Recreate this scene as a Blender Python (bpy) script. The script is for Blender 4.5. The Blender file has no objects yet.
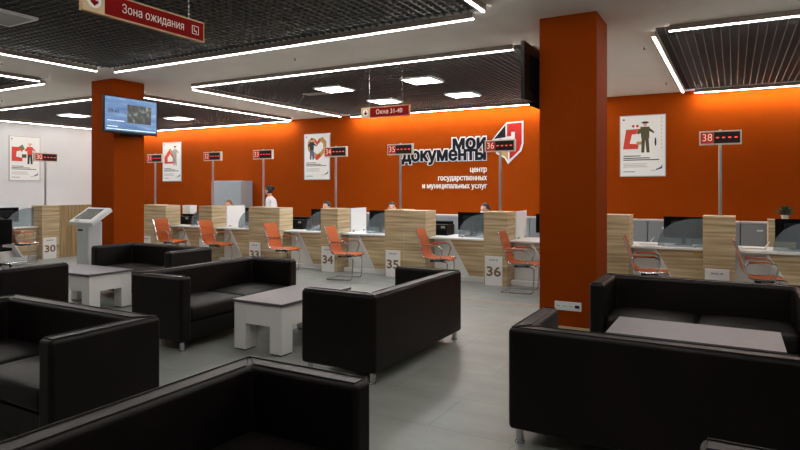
import bpy, bmesh, math, random
from mathutils import Vector, Matrix
random.seed(4)
PI = math.pi
SC = bpy.context.scene
COL = SC.collection

# ------------------------------------------------------------------ materials
def lin(c):
    return tuple(((v/255)/12.92 if v/255 <= .04045 else ((v/255+.055)/1.055)**2.4) for v in c) + (1,)

def mat(name, color, rough=.5, metal=0.0, spec=.5, emit=None, estr=0.0, linear=False):
    m = bpy.data.materials.new(name); m.use_nodes = True
    b = m.node_tree.nodes['Principled BSDF']
    b.inputs['Base Color'].default_value = color if linear else lin(color)
    b.inputs['Roughness'].default_value = rough
    b.inputs['Metallic'].default_value = metal
    b.inputs['Specular IOR Level'].default_value = spec
    if emit:
        b.inputs['Emission Color'].default_value = lin(emit)
        b.inputs['Emission Strength'].default_value = estr
    return m

def nd(m, t, **kw):
    n = m.node_tree.nodes.new(t)
    for k, v in kw.items(): setattr(n, k, v)
    return n
def lk(m, a, b): m.node_tree.links.new(a, b)
def bsdf(m): return m.node_tree.nodes['Principled BSDF']
def coords(m, scale=(1,1,1), which='Object'):
    tc = nd(m, 'ShaderNodeTexCoord'); mp = nd(m, 'ShaderNodeMapping')
    mp.inputs['Scale'].default_value = scale
    lk(m, tc.outputs[which], mp.inputs['Vector']); return mp.outputs['Vector']
def ramp(m, stops):
    r = nd(m, 'ShaderNodeValToRGB'); e = r.color_ramp.elements
    while len(e) < len(stops): e.new(.5)
    for el, (p, c) in zip(e, stops): el.position = p; el.color = lin(c)
    return r
def noise(m, vec, scale, detail=3, rough=.5):
    n = nd(m, 'ShaderNodeTexNoise'); n.inputs['Scale'].default_value = scale
    n.inputs['Detail'].default_value = detail; n.inputs['Roughness'].default_value = rough
    lk(m, vec, n.inputs['Vector']); return n
def bump(m, h, strength=.2, dist=.01):
    b = nd(m, 'ShaderNodeBump'); b.inputs['Strength'].default_value = strength; b.inputs['Distance'].default_value = dist
    lk(m, h, b.inputs['Height']); lk(m, b.outputs['Normal'], bsdf(m).inputs['Normal'])

def wood(name, scale, c=((146,124,92),(182,162,128),(204,188,156))):
    m = mat(name, (170,145,105), .5, spec=.3)
    n = noise(m, coords(m, scale), 1.0, 4, .55)
    r = ramp(m, [(.33, c[0]), (.5, c[1]), (.66, c[2])])
    lk(m, n.outputs['Fac'], r.inputs['Fac']); lk(m, r.outputs['Color'], bsdf(m).inputs['Base Color']); return m

M = {}
M['wood_h'] = wood('oak horizontal grain', (.9, .9, 26))
M['wood_v'] = wood('oak vertical grain', (26, 26, 1.0), ((128,104,68),(152,128,90),(170,148,110)))
def leather():
    m = mat('dark brown leather', (14,9,8), .36, spec=.24)
    v = coords(m)
    n = noise(m, v, 3.0, 3)
    r = ramp(m, [(.35,(10,6,5)),(.65,(19,11,10))])
    lk(m, n.outputs['Fac'], r.inputs['Fac']); lk(m, r.outputs['Color'], bsdf(m).inputs['Base Color'])
    n2 = noise(m, v, 120, 3); bump(m, n2.outputs['Fac'], .12, .003)
    n3 = noise(m, v, 6, 2)
    mr = nd(m, 'ShaderNodeMapRange'); mr.inputs['To Min'].default_value = .40; mr.inputs['To Max'].default_value = .52
    lk(m, n3.outputs['Fac'], mr.inputs['Value']); lk(m, mr.outputs['Result'], bsdf(m).inputs['Roughness'])
    return m
M['leather'] = leather()
def plaster(name, c, var=6, rough=.8, scale=1.5):
    m = mat(name, c, rough, spec=.05)
    v = coords(m); n = noise(m, v, scale, 4)
    lo = tuple(max(0, x-var) for x in c); hi = tuple(min(255, x+var) for x in c)
    r = ramp(m, [(.3, lo), (.7, hi)])
    lk(m, n.outputs['Fac'], r.inputs['Fac']); lk(m, r.outputs['Color'], bsdf(m).inputs['Base Color'])
    n2 = noise(m, v, 150, 2); bump(m, n2.outputs['Fac'], .06, .002); return m
M['orange'] = plaster('orange wall paint', (136,54,2), 2, .8)
M['white_wall'] = plaster('white wall paint', (203,204,206), 3)
M['ceil'] = plaster('grey white ceiling paint', (232,229,223), 3)
M['dark'] = mat('dark plenum', (16,16,16), .9, spec=.1)
def floor_mat():
    m = mat('grey stone floor tile', (140,142,138), .3, spec=.4)
    v = coords(m)
    b = nd(m, 'ShaderNodeTexBrick'); b.offset = .5
    b.inputs['Scale'].default_value = 1.0; b.inputs['Brick Width'].default_value = 1.2; b.inputs['Row Height'].default_value = .6
    b.inputs['Mortar Size'].default_value = .004; b.inputs['Mortar Smooth'].default_value = .1
    b.inputs['Color1'].default_value = lin((126,130,124)); b.inputs['Color2'].default_value = lin((133,137,130)); b.inputs['Mortar'].default_value = lin((108,111,106))
    lk(m, v, b.inputs['Vector'])
    n = noise(m, coords(m, (1.2,2.5,1)), 1.6, 3, .5)
    r = ramp(m, [(.3,(228,228,228)),(.7,(255,255,255))])
    lk(m, n.outputs['Fac'], r.inputs['Fac'])
    mx = nd(m, 'ShaderNodeMix', data_type='RGBA', blend_type='MULTIPLY'); mx.inputs['Factor'].default_value = 1
    lk(m, b.outputs['Color'], mx.inputs['A']); lk(m, r.outputs['Color'], mx.inputs['B'])
    lk(m, mx.outputs['Result'], bsdf(m).inputs['Base Color'])
    n2 = noise(m, v, 8, 3); mr = nd(m, 'ShaderNodeMapRange'); mr.inputs['To Min'].default_value = .38; mr.inputs['To Max'].default_value = .5
    lk(m, n2.outputs['Fac'], mr.inputs['Value']); lk(m, mr.outputs['Result'], bsdf(m).inputs['Roughness'])
    return m
M['floor'] = floor_mat()
def table_top():
    m = mat('grey laminate', (118,116,122), .45, spec=.4)
    n = noise(m, coords(m, (6,60,6)), 2.0, 3)
    r = ramp(m, [(.3,(110,108,113)),(.7,(126,124,130))]); lk(m, n.outputs['Fac'], r.inputs['Fac']); lk(m, r.outputs['Color'], bsdf(m).inputs['Base Color']); return m
M['grey_top'] = table_top()
M['grey_edge'] = mat('grey laminate edge', (84,82,86), .5)
M['white_lam'] = mat('white laminate', (228,228,226), .45, spec=.4)
M['white'] = mat('white plastic', (225,226,226), .4)
M['white_paper'] = mat('white paper', (226,226,224), .8, spec=.1)
M['kiosk'] = mat('pale grey powder coat', (176,180,182), .4, spec=.4)
M['kiosk_head'] = mat('white kiosk plastic', (214,216,217), .35)
M['chrome'] = mat('chrome', (200,200,205), .15, 1.0)
M['steel'] = mat('brushed steel', (176,172,168), .32, .9)
M['alu'] = mat('pale aluminium frame', (196,184,168), .45, .3)
M['seat_orange'] = mat('orange mesh fabric', (174,82,26), .55, spec=.3)
M['black'] = mat('black plastic', (10,10,11), .45, spec=.25)
M['black_matte'] = mat('black matte plastic', (8,8,9), .8, spec=.08)
M['grid'] = mat('graphite grid metal', (98,98,96), .5, .2)
M['housing'] = mat('grey strip housing', (120,108,100), .6)
M['led'] = mat('lit diffuser', (250,250,250), .5, emit=(255,250,244), estr=36)
M['led_wall'] = mat('lit wall washer diffuser', (250,250,250), .5, emit=(255,246,232), estr=110)
M['square'] = mat('lit square panel', (250,250,250), .5, emit=(246,250,255), estr=30)
M['unlit'] = mat('unlit square diffuser', (150,150,148), .5)
M['sign_red'] = mat('dark red sign face', (122,10,9), .75, spec=.1)
M['sign_red2'] = mat('bright red sign face', (160,26,20), .6, spec=.2)
M['beige'] = mat('beige sign panel', (196,172,130), .5)
M['gold'] = mat('beige sign rim', (178,142,100), .5)
M['letter'] = mat('pale lettering', (226,214,206), .6)
M['brown_num'] = mat('brown numeral', (122,96,56), .6)
M['caption'] = mat('dark caption', (60,56,52), .7)
M['navy'] = mat('dark navy letter', (12,13,24), .6, spec=.15)
M['led_red_panel'] = mat('lit red number panel', (120,20,16), .4, emit=(150,30,22), estr=.35)
M['led_digit'] = mat('lit number digits', (236,190,170), .4, emit=(255,190,165), estr=.3)
M['led_dash'] = mat('lit red dash', (240,60,60), .4, emit=(255,60,60), estr=.7)
M['metal_grey'] = mat('grey office cabinet metal', (128,132,136), .45, .1)
M['metal_grey_lt'] = mat('pale grey cabinet top', (178,178,176), .4)
M['cabinet_handle'] = mat('white cabinet handle', (210,210,210), .4)
M['tall_grey'] = mat('tall cabinet grey', (140,144,148), .5)
M['tape'] = mat('orange floor tape', (172,122,88), .6)
M['skin'] = mat('skin', (205,150,125), .6)
M['skin_pale'] = mat('face mask fabric', (214,220,226), .8)
M['hair_dark'] = mat('dark hair', (22,17,15), .6)
M['hair_brown'] = mat('light brown hair', (122,84,52), .6)
M['shirt_white'] = mat('white shirt', (222,224,228), .8)
M['shirt_black'] = mat('black clothing', (14,14,15), .8)
M['pants'] = mat('dark trousers', (20,22,28), .8)
M['lip'] = mat('lips', (150,80,76), .6)
M['eye'] = mat('dark eye', (20,16,14), .3)
M['leaf'] = mat('plant leaf', (42,60,34), .6)
M['pot'] = mat('pale plant pot', (190,186,178), .6)
M['olive'] = mat('olive print', (78,74,46), .8)
M['p_red'] = mat('red print', (196,60,44), .8)
M['p_tan'] = mat('tan print', (176,140,92), .8)
M['p_blue'] = mat('blue print', (72,84,124), .8)
M['p_dark'] = mat('dark print', (40,38,38), .8)
M['p_green'] = mat('green print', (96,112,62), .8)
M['p_grey'] = mat('grey print', (150,150,152), .8)
M['p_skin'] = mat('skin print', (206,160,134), .8)
M['yellow'] = mat('yellow note', (190,160,40), .7)
def ribbed():
    m = M['seat_orange']
    w = nd(m, 'ShaderNodeTexNoise'); w.inputs['Scale'].default_value = 300
    bump(m, w.outputs['Fac'], .15, .002)
ribbed()
def screen_mat():
    m = mat('lit blue screen', (10,14,22), .25)
    v = coords(m, (1,1,1))
    n = noise(m, coords(m, (1.2,1,6)), 2.0, 3)
    r = ramp(m, [(.3,(70,124,190)),(.55,(96,150,208)),(.75,(150,190,228))])
    lk(m, n.outputs['Fac'], r.inputs['Fac']); lk(m, r.outputs['Color'], bsdf(m).inputs['Emission Color'])
    bsdf(m).inputs['Emission Strength'].default_value = .42; return m
M['screen'] = screen_mat()
def video_mat():
    m = mat('lit video picture', (8,8,8), .3)
    n = noise(m, coords(m, (1,1,1)), 14.0, 4)
    r = ramp(m, [(.42,(10,14,12)),(.55,(52,66,58)),(.7,(150,160,150))])
    lk(m, n.outputs['Fac'], r.inputs['Fac']); lk(m, r.outputs['Color'], bsdf(m).inputs['Emission Color'])
    bsdf(m).inputs['Emission Strength'].default_value = .4; return m
M['video'] = video_mat()
M['screen_dark'] = mat('dark screen lettering', (10,16,30), .4)
M['screen_text'] = mat('lit pale screen lettering', (200,215,235), .4, emit=(190,210,240), estr=.8)
M['kiosk_screen'] = mat('dark grey touch screen', (58,60,64), .25)
def glass():
    m = bpy.data.materials.new('tinted acrylic'); m.use_nodes = True
    t = m.node_tree; t.nodes.clear()
    o = t.nodes.new('ShaderNodeOutputMaterial'); tr = t.nodes.new('ShaderNodeBsdfTransparent'); tr.inputs[0].default_value = (.72,.78,.80,1)
    p = t.nodes.new('ShaderNodeBsdfPrincipled'); p.inputs['Base Color'].default_value = lin((150,162,170)); p.inputs['Roughness'].default_value = .12
    mx = t.nodes.new('ShaderNodeMixShader'); mx.inputs[0].default_value = .3
    t.links.new(tr.outputs[0], mx.inputs[1]); t.links.new(p.outputs[0], mx.inputs[2]); t.links.new(mx.outputs[0], o.inputs[0]); return m
M['glass'] = glass()

# ------------------------------------------------------------------ mesh helpers
class MB:
    def __init__(self): self.bm = bmesh.new()
    def _finish(self, verts, mi, Mx=None):
        vs = [v for v in verts if v.is_valid]
        if Mx is not None: bmesh.ops.transform(self.bm, matrix=Mx, verts=vs)
        for f in {f for v in vs for f in v.link_faces}: f.material_index = mi
    def box(self, x0, x1, y0, y1, z0, z1, bev=0, seg=3, mi=0, Mx=None):
        pre = set(self.bm.verts)
        r = bmesh.ops.create_cube(self.bm, size=1)
        for v in r['verts']:
            v.co = Vector(((x0+x1)/2+v.co.x*(x1-x0), (y0+y1)/2+v.co.y*(y1-y0), (z0+z1)/2+v.co.z*(z1-z0)))
        if bev:
            es = list({e for v in r['verts'] for e in v.link_edges})
            bmesh.ops.bevel(self.bm, geom=es, offset=bev, segments=seg, profile=.5, affect='EDGES')
        self._finish([v for v in self.bm.verts if v not in pre], mi, Mx); return self
    def cyl(self, a, b, r0, r1=None, n=16, mi=0):
        a, b = Vector(a), Vector(b); r1 = r0 if r1 is None else r1
        d = b-a; q = d.to_track_quat('Z', 'Y').to_matrix().to_4x4()
        r = bmesh.ops.create_cone(self.bm, cap_ends=True, cap_tris=False, segments=n, radius1=r0, radius2=r1, depth=d.length)
        self._finish(r['verts'], mi, Matrix.Translation((a+b)/2) @ q); return self
    def sphere(self, c, rx, ry=None, rz=None, n=12, mi=0):
        ry = rx if ry is None else ry; rz = rx if rz is None else rz
        r = bmesh.ops.create_uvsphere(self.bm, u_segments=n*2, v_segments=n, radius=1)
        self._finish(r['verts'], mi, Matrix.Translation(c) @ Matrix.Diagonal((rx,ry,rz,1))); return self
    def tube(self, pts, r, n=8, mi=0, closed=False):
        pts = [Vector(p) for p in pts]; rings = []; N = len(pts); up = None
        for i, p in enumerate(pts):
            if closed: t = (pts[(i+1) % N]-pts[i-1])
            else: t = pts[min(i+1, N-1)]-pts[max(i-1, 0)]
            t.normalize()
            if up is None: up = Vector((0,0,1)) if abs(t.z) < .9 else Vector((1,0,0))
            s = t.cross(up)
            if s.length < 1e-4: s = t.orthogonal()
            s.normalize(); up = s.cross(t).normalized()
            rings.append([self.bm.verts.new(p + r*(math.cos(2*PI*k/n)*s+math.sin(2*PI*k/n)*up)) for k in range(n)])
        for i in range(N if closed else N-1):
            A, B = rings[i], rings[(i+1) % N]
            for k in range(n):
                f = self.bm.faces.new((A[k], A[(k+1) % n], B[(k+1) % n], B[k])); f.material_index = mi; f.smooth = True
        if not closed:
            for R in (rings[0][::-1], rings[-1]):
                f = self.bm.faces.new(R); f.material_index = mi
        return self
    def prism(self, poly, t0, t1, axis='y', mi=0):
        # poly of 2-D points, extruded from t0 to t1 along axis
        def P(p, t): return {'y': (p[0], t, p[1]), 'z': (p[0], p[1], t), 'x': (t, p[0], p[1])}[axis]
        A = [self.bm.verts.new(P(p, t0)) for p in poly]; B = [self.bm.verts.new(P(p, t1)) for p in poly]
        n = len(poly); fs = [self.bm.faces.new(A), self.bm.faces.new(B[::-1])]
        for i in range(n): fs.append(self.bm.faces.new((A[i], B[i], B[(i+1) % n], A[(i+1) % n])))
        for f in fs: f.material_index = mi
        return self
    def build(self, name, mats, parent=None, smooth=False, wn=False):
        bm = self.bm; bmesh.ops.recalc_face_normals(bm, faces=bm.faces)
        me = bpy.data.meshes.new(name)
        if smooth:
            for f in bm.faces: f.smooth = True
        bm.to_mesh(me); bm.free()
        for m in (mats if isinstance(mats, (list, tuple)) else [mats]): me.materials.append(m)
        o = bpy.data.objects.new(name, me); COL.objects.link(o)
        if smooth:
            me.set_sharp_from_angle(angle=math.radians(40))
        if wn:
            w = o.modifiers.new('wn', 'WEIGHTED_NORMAL'); w.keep_sharp = True; w.weight = 80
        if parent: o.parent = parent
        return o

def tag(o, label, cat=None, group=None, kind=None):
    o['label'] = label
    if cat: o['category'] = cat
    if group: o['group'] = group
    if kind: o['kind'] = kind
    return o
def thing(name, label, cat, loc=(0,0,0), rz=0, group=None):
    o = bpy.data.objects.new(name, None); COL.objects.link(o); o.empty_display_size = .1
    o.location = loc; o.rotation_euler = (0,0,rz); return tag(o, label, cat, group)
def struct(name, mb, m, label=None, **k):
    o = mb.build(name, m, **k); o['kind'] = 'structure'
    if label: o['label'] = label
    return o
def dup(root, label, loc, rz=None, group=None):
    def cp(o, par):
        c = o.copy(); COL.objects.link(c)
        if par: c.parent = par
        for ch in list(kids.get(o.name, [])): cp(ch, c)
        return c
    kids = {}
    for o in list(COL.objects):
        if o.parent: kids.setdefault(o.parent.name, []).append(o)
    r = cp(root, None); r['label'] = label; r.location = loc
    if rz is not None: r.rotation_euler = (0,0,rz)
    if group: r['group'] = group
    return r
from mathutils.geometry import delaunay_2d_cdt
def outlines(body, size, align, spacing):
    cu = bpy.data.curves.new('t', 'FONT'); cu.body = body; cu.size = size; cu.fill_mode = 'NONE'
    cu.align_x = align; cu.align_y = 'CENTER'; cu.resolution_u = 4; cu.space_character = spacing
    o = bpy.data.objects.new('t', cu); COL.objects.link(o); bpy.context.view_layer.update()
    me = bpy.data.meshes.new_from_object(o.evaluated_get(bpy.context.evaluated_depsgraph_get())); bpy.data.objects.remove(o)
    nxt = {}
    for e in me.edges:
        i, j = e.vertices
        nxt.setdefault(i, []).append(j); nxt.setdefault(j, []).append(i)
    seen = set(); loops = []
    for v in range(len(me.vertices)):
        if v in seen or v not in nxt: continue
        lp = [v]; seen.add(v); cur = v
        while True:                                   # step to the neighbour with the next index first: keeps the winding
            c = [k for k in nxt[cur] if k not in seen]
            if not c: break
            cur = min(c, key=lambda k: abs(k-cur-1)); seen.add(cur); lp.append(cur)
        pts = []
        for k in lp:
            p = Vector(me.vertices[k].co[:2])
            if not pts or (p-pts[-1]).length > size*1e-4: pts.append(p)
        if len(pts) > 2 and (pts[0]-pts[-1]).length <= size*1e-4: pts.pop()
        if len(pts) > 2: loops.append(pts)
    return loops
def winding(loops, x, y):
    w_ = 0
    for lp in loops:
        for a, b in zip(lp, lp[1:]+lp[:1]):
            if (a.y <= y) != (b.y <= y):
                if a.x+(y-a.y)/(b.y-a.y)*(b.x-a.x) > x: w_ += 1 if b.y > a.y else -1
    return w_
def area(lp): return sum(a.x*b.y-b.x*a.y for a, b in zip(lp, lp[1:]+lp[:1]))/2
def grow(loops, d):
    if not d: return loops
    big = max(loops, key=lambda l: abs(area(l))); sg = 1 if area(big) > 0 else -1
    out = []
    for lp in loops:
        n = len(lp); q = []
        for i in range(n):
            e1 = (lp[i]-lp[i-1]).normalized(); e2 = (lp[(i+1) % n]-lp[i]).normalized()
            n1 = Vector((e1.y,-e1.x)); n2 = Vector((e2.y,-e2.x)); m_ = n1+n2
            if m_.length < .2: m_ = n1
            m_.normalize(); k = min(1.6, 1/max(.3, m_.dot(n1)))
            q.append(lp[i]+m_*(d*sg*k))
        out.append(q)
    return out
def text(name, body, size, m, parent, loc, rot=(PI/2,0,0), ext=.002, off=0.0, align='CENTER', width=None, sx=1.0, spacing=1.0):
    loops = outlines(body, size, align, spacing)
    xs = [p.x for l in loops for p in l]; k = width/(max(xs)-min(xs)) if width else sx
    loops = [[Vector((p.x*k, p.y)) for p in l] for l in loops]
    loops = grow(loops, off)
    vs, es = [], []
    for l in loops:
        b0 = len(vs); vs += l; es += [(b0+i, b0+(i+1) % len(l)) for i in range(len(l))]
    V, E_, F_, *_ = delaunay_2d_cdt(vs, es, [], 0, 1e-6)
    keep = []
    for f in F_:
        c = sum((V[i] for i in f), Vector((0,0)))/len(f)
        if winding(loops, c.x, c.y) != 0:
            p = [V[i] for i in f]
            keep.append(list(f) if area(p) > 0 else list(f)[::-1])
    n = len(V)
    P = [(v.x, v.y, ext) for v in V]+[(v.x, v.y, -ext) for v in V]; FF = []; cnt = {}
    for f in keep:
        FF.append(f); FF.append([i+n for i in f[::-1]])
        for i, j in zip(f, f[1:]+f[:1]): cnt[(i, j)] = 1
    for (i, j) in cnt:
        if (j, i) not in cnt: FF.append([i, i+n, j+n, j])
    bm = bmesh.new(); me = bpy.data.meshes.new(name); me.from_pydata(P, [], FF)
    bm.from_mesh(me); bmesh.ops.delete(bm, geom=[v for v in bm.verts if not v.link_faces], context='VERTS'); bm.to_mesh(me); bm.free()
    me.materials.append(m)
    o = bpy.data.objects.new(name, me); COL.objects.link(o)
    o.location = loc; o.rotation_euler = rot
    if parent: o.parent = parent
    return o

# ------------------------------------------------------------------ camera
H = 1.6; YAW = math.atan(334/596)
cd = bpy.data.cameras.new('camera'); cam = bpy.data.objects.new('camera', cd); COL.objects.link(cam)
cd.sensor_width = 36; cd.lens = 596/800*36; cd.shift_y = -36.5/800; cd.clip_end = 100; cd.clip_start = .05
cam.location = (0,0,H); cam.rotation_euler = (PI/2, 0, YAW)
SC.camera = cam
SC.view_settings.view_transform = 'Standard'; SC.view_settings.look = 'None'; SC.view_settings.gamma = 1
SC.view_settings.use_curve_mapping = False; SC.view_settings.exposure = 0.75
w = bpy.data.worlds.new('world'); SC.world = w; w.use_nodes = True
w.node_tree.nodes['Background'].inputs[0].default_value = (.02,.02,.022,1); w.node_tree.nodes['Background'].inputs[1].default_value = .3
SC.cycles.use_denoising = True; SC.cycles.sample_clamp_direct = 10.0
SC.cycles.max_bounces = 8; SC.cycles.diffuse_bounces = 5; SC.cycles.transparent_max_bounces = 12

# ------------------------------------------------------------------ room shell
X0, X1, Y0, Y1 = -18.5, 7.0, -4.0, 13.4
CZ = 3.57
struct('floor', MB().box(X0, X1, Y0, Y1, -.1, 0), M['floor'], 'grey stone tile floor of the waiting hall')
struct('wall_back', MB().box(X0-.1, X1+.1, Y1, Y1+.12, -.1, 4.2), M['orange'], 'orange painted wall behind the service counters')
struct('wall_left', MB().box(X0-.12, X0, Y0, Y1, -.1, 4.2), M['white_wall'], 'white wall carrying a framed poster')
struct('wall_right', MB().box(X1, X1+.12, Y0, Y1, -.1, 4.2), M['white_wall'], 'white side wall of the hall')
struct('wall_front', MB().box(X0-.1, X1+.1, Y0-.12, Y0, -.1, 4.2), M['white_wall'], 'white wall opposite the counters')
PAN = {'A': (-9.0, -2.38, 1.3, 6.2), 'B': (-9.07, -2.47, 7.91, 13.18), 'C': (-.85, 6.0, 7.91, 13.18),
       'D': (-17.9, -10.82, 7.91, 13.18), 'E': (-17.9, -10.78, 1.3, 6.26), 'F': (-.85, 6.0, 1.3, 6.0)}
xs = sorted({X0, X1} | {v for p in PAN.values() for v in p[:2]}); ys = sorted({Y0, Y1} | {v for p in PAN.values() for v in p[2:]})
mb = MB()
for i in range(len(xs)-1):
    run = None
    for j in range(len(ys)-1):
        cx, cy = (xs[i]+xs[i+1])/2, (ys[j]+ys[j+1])/2
        hole = any(p[0] < cx < p[1] and p[2] < cy < p[3] for p in PAN.values())
        if not hole:
            if run is None: run = [ys[j], ys[j+1]]
            else: run[1] = ys[j+1]
        if run and (hole or j == len(ys)-2):
            mb.box(xs[i], xs[i+1], run[0], run[1], CZ, CZ+.06); run = None
struct('ceiling', mb, M['ceil'], 'grey white plasterboard ceiling around the dark grids')
struct('ceiling.001', MB().box(X0, X1, Y0, Y1, 4.1, 4.2), M['dark'], 'dark void above the ceiling grids')

GRIDTXT = {'A': 'black open cell ceiling grid above the middle seating area', 'B': 'black open cell ceiling grid holding square lights over windows 31 to 36',
           'C': 'black open cell ceiling grid over window 38', 'D': 'black open cell ceiling grid behind the television pillar',
           'E': 'black open cell ceiling grid beside the red waiting area sign and the white wall', 'F': 'black open cell ceiling grid over the sofas beside the wide pillar'}
for k, (a, b, c, d) in PAN.items():
    mb = MB(); n = int(round((b-a)/.1)); m_ = int(round((d-c)/.1)); t = .005
    for i in range(1, n):
        x = a+(b-a)*i/n; mb.box(x-t, x+t, c, d, CZ, CZ+.03)
    for j in range(1, m_):
        y = c+(d-c)*j/m_; mb.box(a, b, y-t, y+t, CZ+.001, CZ+.029)
    # upstand round the opening
    for q in ((a-.01,a,c,d),(b,b+.01,c,d),(a,b,c-.01,c),(a,b,d,d+.01)): mb.box(q[0],q[1],q[2],q[3],CZ+.06,CZ+.2)
    struct('ceiling_grid', mb, M['grid'], GRIDTXT[k])

def strip(x0, y0, x1, y1, label, m='led'):
    L = math.hypot(x1-x0, y1-y0); a = math.atan2(y1-y0, x1-x0)
    t = thing('ceiling_strip_light', label, 'light', ((x0+x1)/2, (y0+y1)/2, CZ), a, 'linear strip lights framing the ceiling grids')
    MB().box(-L/2, L/2, -.03, .03, -.065, 0).build('housing', M['housing'], t)
    MB().box(-L/2-.006, L/2+.006, -.014, .014, -.076, -.0651, .004, 2).build('diffuser', M[m], t)
g = .17
def frame(k, sides, names):
    a, b, c, d = PAN[k]
    for s in sides:
        lab = 'lit strip light along the %s' % names[s]
        if s == 'far': strip(a+g, d+.03, b-g, d+.03, lab, 'led_wall' if d > 13 else 'led')
        if s == 'near': strip(a+g, c-.03, b-g, c-.03, lab)
        if s == 'l': strip(a-.03, c+g, a-.03, d-g, lab)
        if s == 'r': strip(b+.03, c+g, b+.03, d-g, lab)
frame('A', ('far','near','l','r'), {'near': 'unseen grid edge over closest sofas, added for front light', 'far': 'counter-side edge of the grid above the middle seating', 'l': 'waiting area grid, ending at the television pillar', 'r': 'grid edge pointing toward the wide orange pillar'})  # near strip is out of view, added to brighten the front seating
frame('B', ('far','near','l','r'), {'far': 'orange wall above the blue lettering', 'near': 'seating-side edge of the grid with the square lights', 'l': 'grid edge ending above the heart poster', 'r': 'grid edge behind the wide orange pillar'})
frame('C', ('far','near','l'), {'far': 'orange wall above the red letter poster', 'near': 'seating-side edge of the grid over window 38', 'l': 'short grid edge between wide pillar and red letter poster'})
frame('D', ('far','near','l','r'), {'far': 'orange wall above windows 31 and 32', 'near': 'grid edge that meets the television pillar from the white wall', 'l': 'top of the white wall with the framed poster', 'r': 'grid edge running from the television toward window 32'})
frame('E', ('far','near','r'), {'near': 'unseen near grid edge by white wall, added for front light', 'far': 'far edge of the small grid corner beside the television pillar', 'r': 'side edge of the small grid corner beside the television pillar'})  # near strip is an unseen addition that lifts the light up front
frame('F', ('near','far','l'), {'far': 'unseen edge between pillar and window 38, added for front light', 'near': 'grid over the sofas by the wide pillar', 'l': 'grid edge in front of the wide pillar'})  # no strip here is in view; the far one is added fill light

def square(x, y, label, lit=True):
    t = thing('square_ceiling_light', label, 'light', (x, y, CZ-.03), 0, 'square panel lights in the grids' if lit else None)
    mb = MB()
    for q in ((-.3,.3,-.3,-.275),(-.3,.3,.275,.3),(-.3,-.275,-.275,.275),(.275,.3,-.275,.275)): mb.box(*q, 0, .03)
    mb.build('frame', M['white'], t)
    MB().box(-.274, .274, -.274, .274, .004, .028).build('diffuser', M['square'] if lit else M['unlit'], t)
square(-6.86, 9.6, 'lit square ceiling light next to the dim grey plate in the grid')
square(-4.92, 9.6, 'largest lit square ceiling light, nearest the seating over window 36')
square(-6.82, 11.47, 'lit square ceiling light directly behind the hanging windows 31-40 sign')
square(-4.93, 11.47, 'lit square ceiling light above the blue lettering on orange wall')
square(-15.4, 9.65, 'lit square ceiling light between the white wall and the television pillar')
square(-13.5, 11.5, 'lit square ceiling light just beyond the television')
square(-13.5, 9.6, 'lit square ceiling light hidden behind the television pillar')
square(-7.3, 3.66, 'unlit square ceiling light in the grid near the red waiting area sign', False)
# dim plate beside the first square light
tag(MB().box(-.3,.3,-.12,.12,-.02,0).build('ceiling_vent_plate', M['unlit']), 'dim grey plate hanging in the grid beside a square light', 'vent').location = (-7.5, 9.9, CZ)

for i, (x, y, lab) in enumerate([(-1.09,8.9,'small ceiling sprinkler beside the short strip light, nearer the pillar'), (-1.1,12.1,'small ceiling sprinkler beside the short strip light, nearer the orange wall'),
                  (-5.78,7.07,'small ceiling sprinkler between two long strip lights'), (-9.99,5.08,'small ceiling sprinkler beside the waiting area grid'), (-14.2,7.23,'small ceiling sprinkler on the ceiling strip behind the small grid corner')]):
    t = thing('ceiling_sprinkler', lab, 'sprinkler', (x, y, CZ), 0, 'ceiling sprinklers')
    MB().cyl((0,0,-.008),(0,0,0),.035).build('collar', M['white'], t)
    MB().cyl((0,0,-.032),(0,0,-.008),.008).cyl((0,0,-.036),(0,0,-.032),.015).build('head', M['black'], t)

# columns
def column(x0, y0, label):
    mb = MB().box(x0, x0+.64, y0, y0+.63, 0, CZ)
    o = struct('column', mb, M['orange'], label); o['category'] = 'pillar'
    b = MB()
    b.box(x0-.006, x0+.646, y0-.006, y0+.636, 0, .035)
    b.build('plinth', M['beige'], o)
    return o
column(-10.31, 6.79, 'orange square pillar carrying the lit television')
column(-1.97, 6.83, 'wide orange square pillar with a white socket strip')

# socket strip
t = thing('socket_strip', 'white four-gang socket strip low on the wide orange pillar', 'socket', (-1.643, 6.83, .266))
MB().box(-.15,.15,-.012,0,-.05,.05, .004, 2).build('plate', M['white'], t)
for i in range(4):
    if i < 3:
        s = MB().cyl((-.105+.07*i,-.016,0),(-.105+.07*i,-.012,0),.025,n=20).build('socket', M['white_lam'], t)
        MB().cyl((-.115+.07*i,-.018,0),(-.115+.07*i,-.0161,0),.005).cyl((-.095+.07*i,-.018,0),(-.095+.07*i,-.0161,0),.005).build('pin_hole', M['black'], s)
    else:
        MB().box(.08,.13,-.016,-.012,-.016,.016).build('data_port', M['black'], t)

# orange line on the floor
tag(MB().box(-3.95, -1.9, 7.96, 8.0, 0, .002).build('floor_tape', M['tape']), 'thin orange waiting line taped along the floor before the counters', 'tape')

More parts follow.
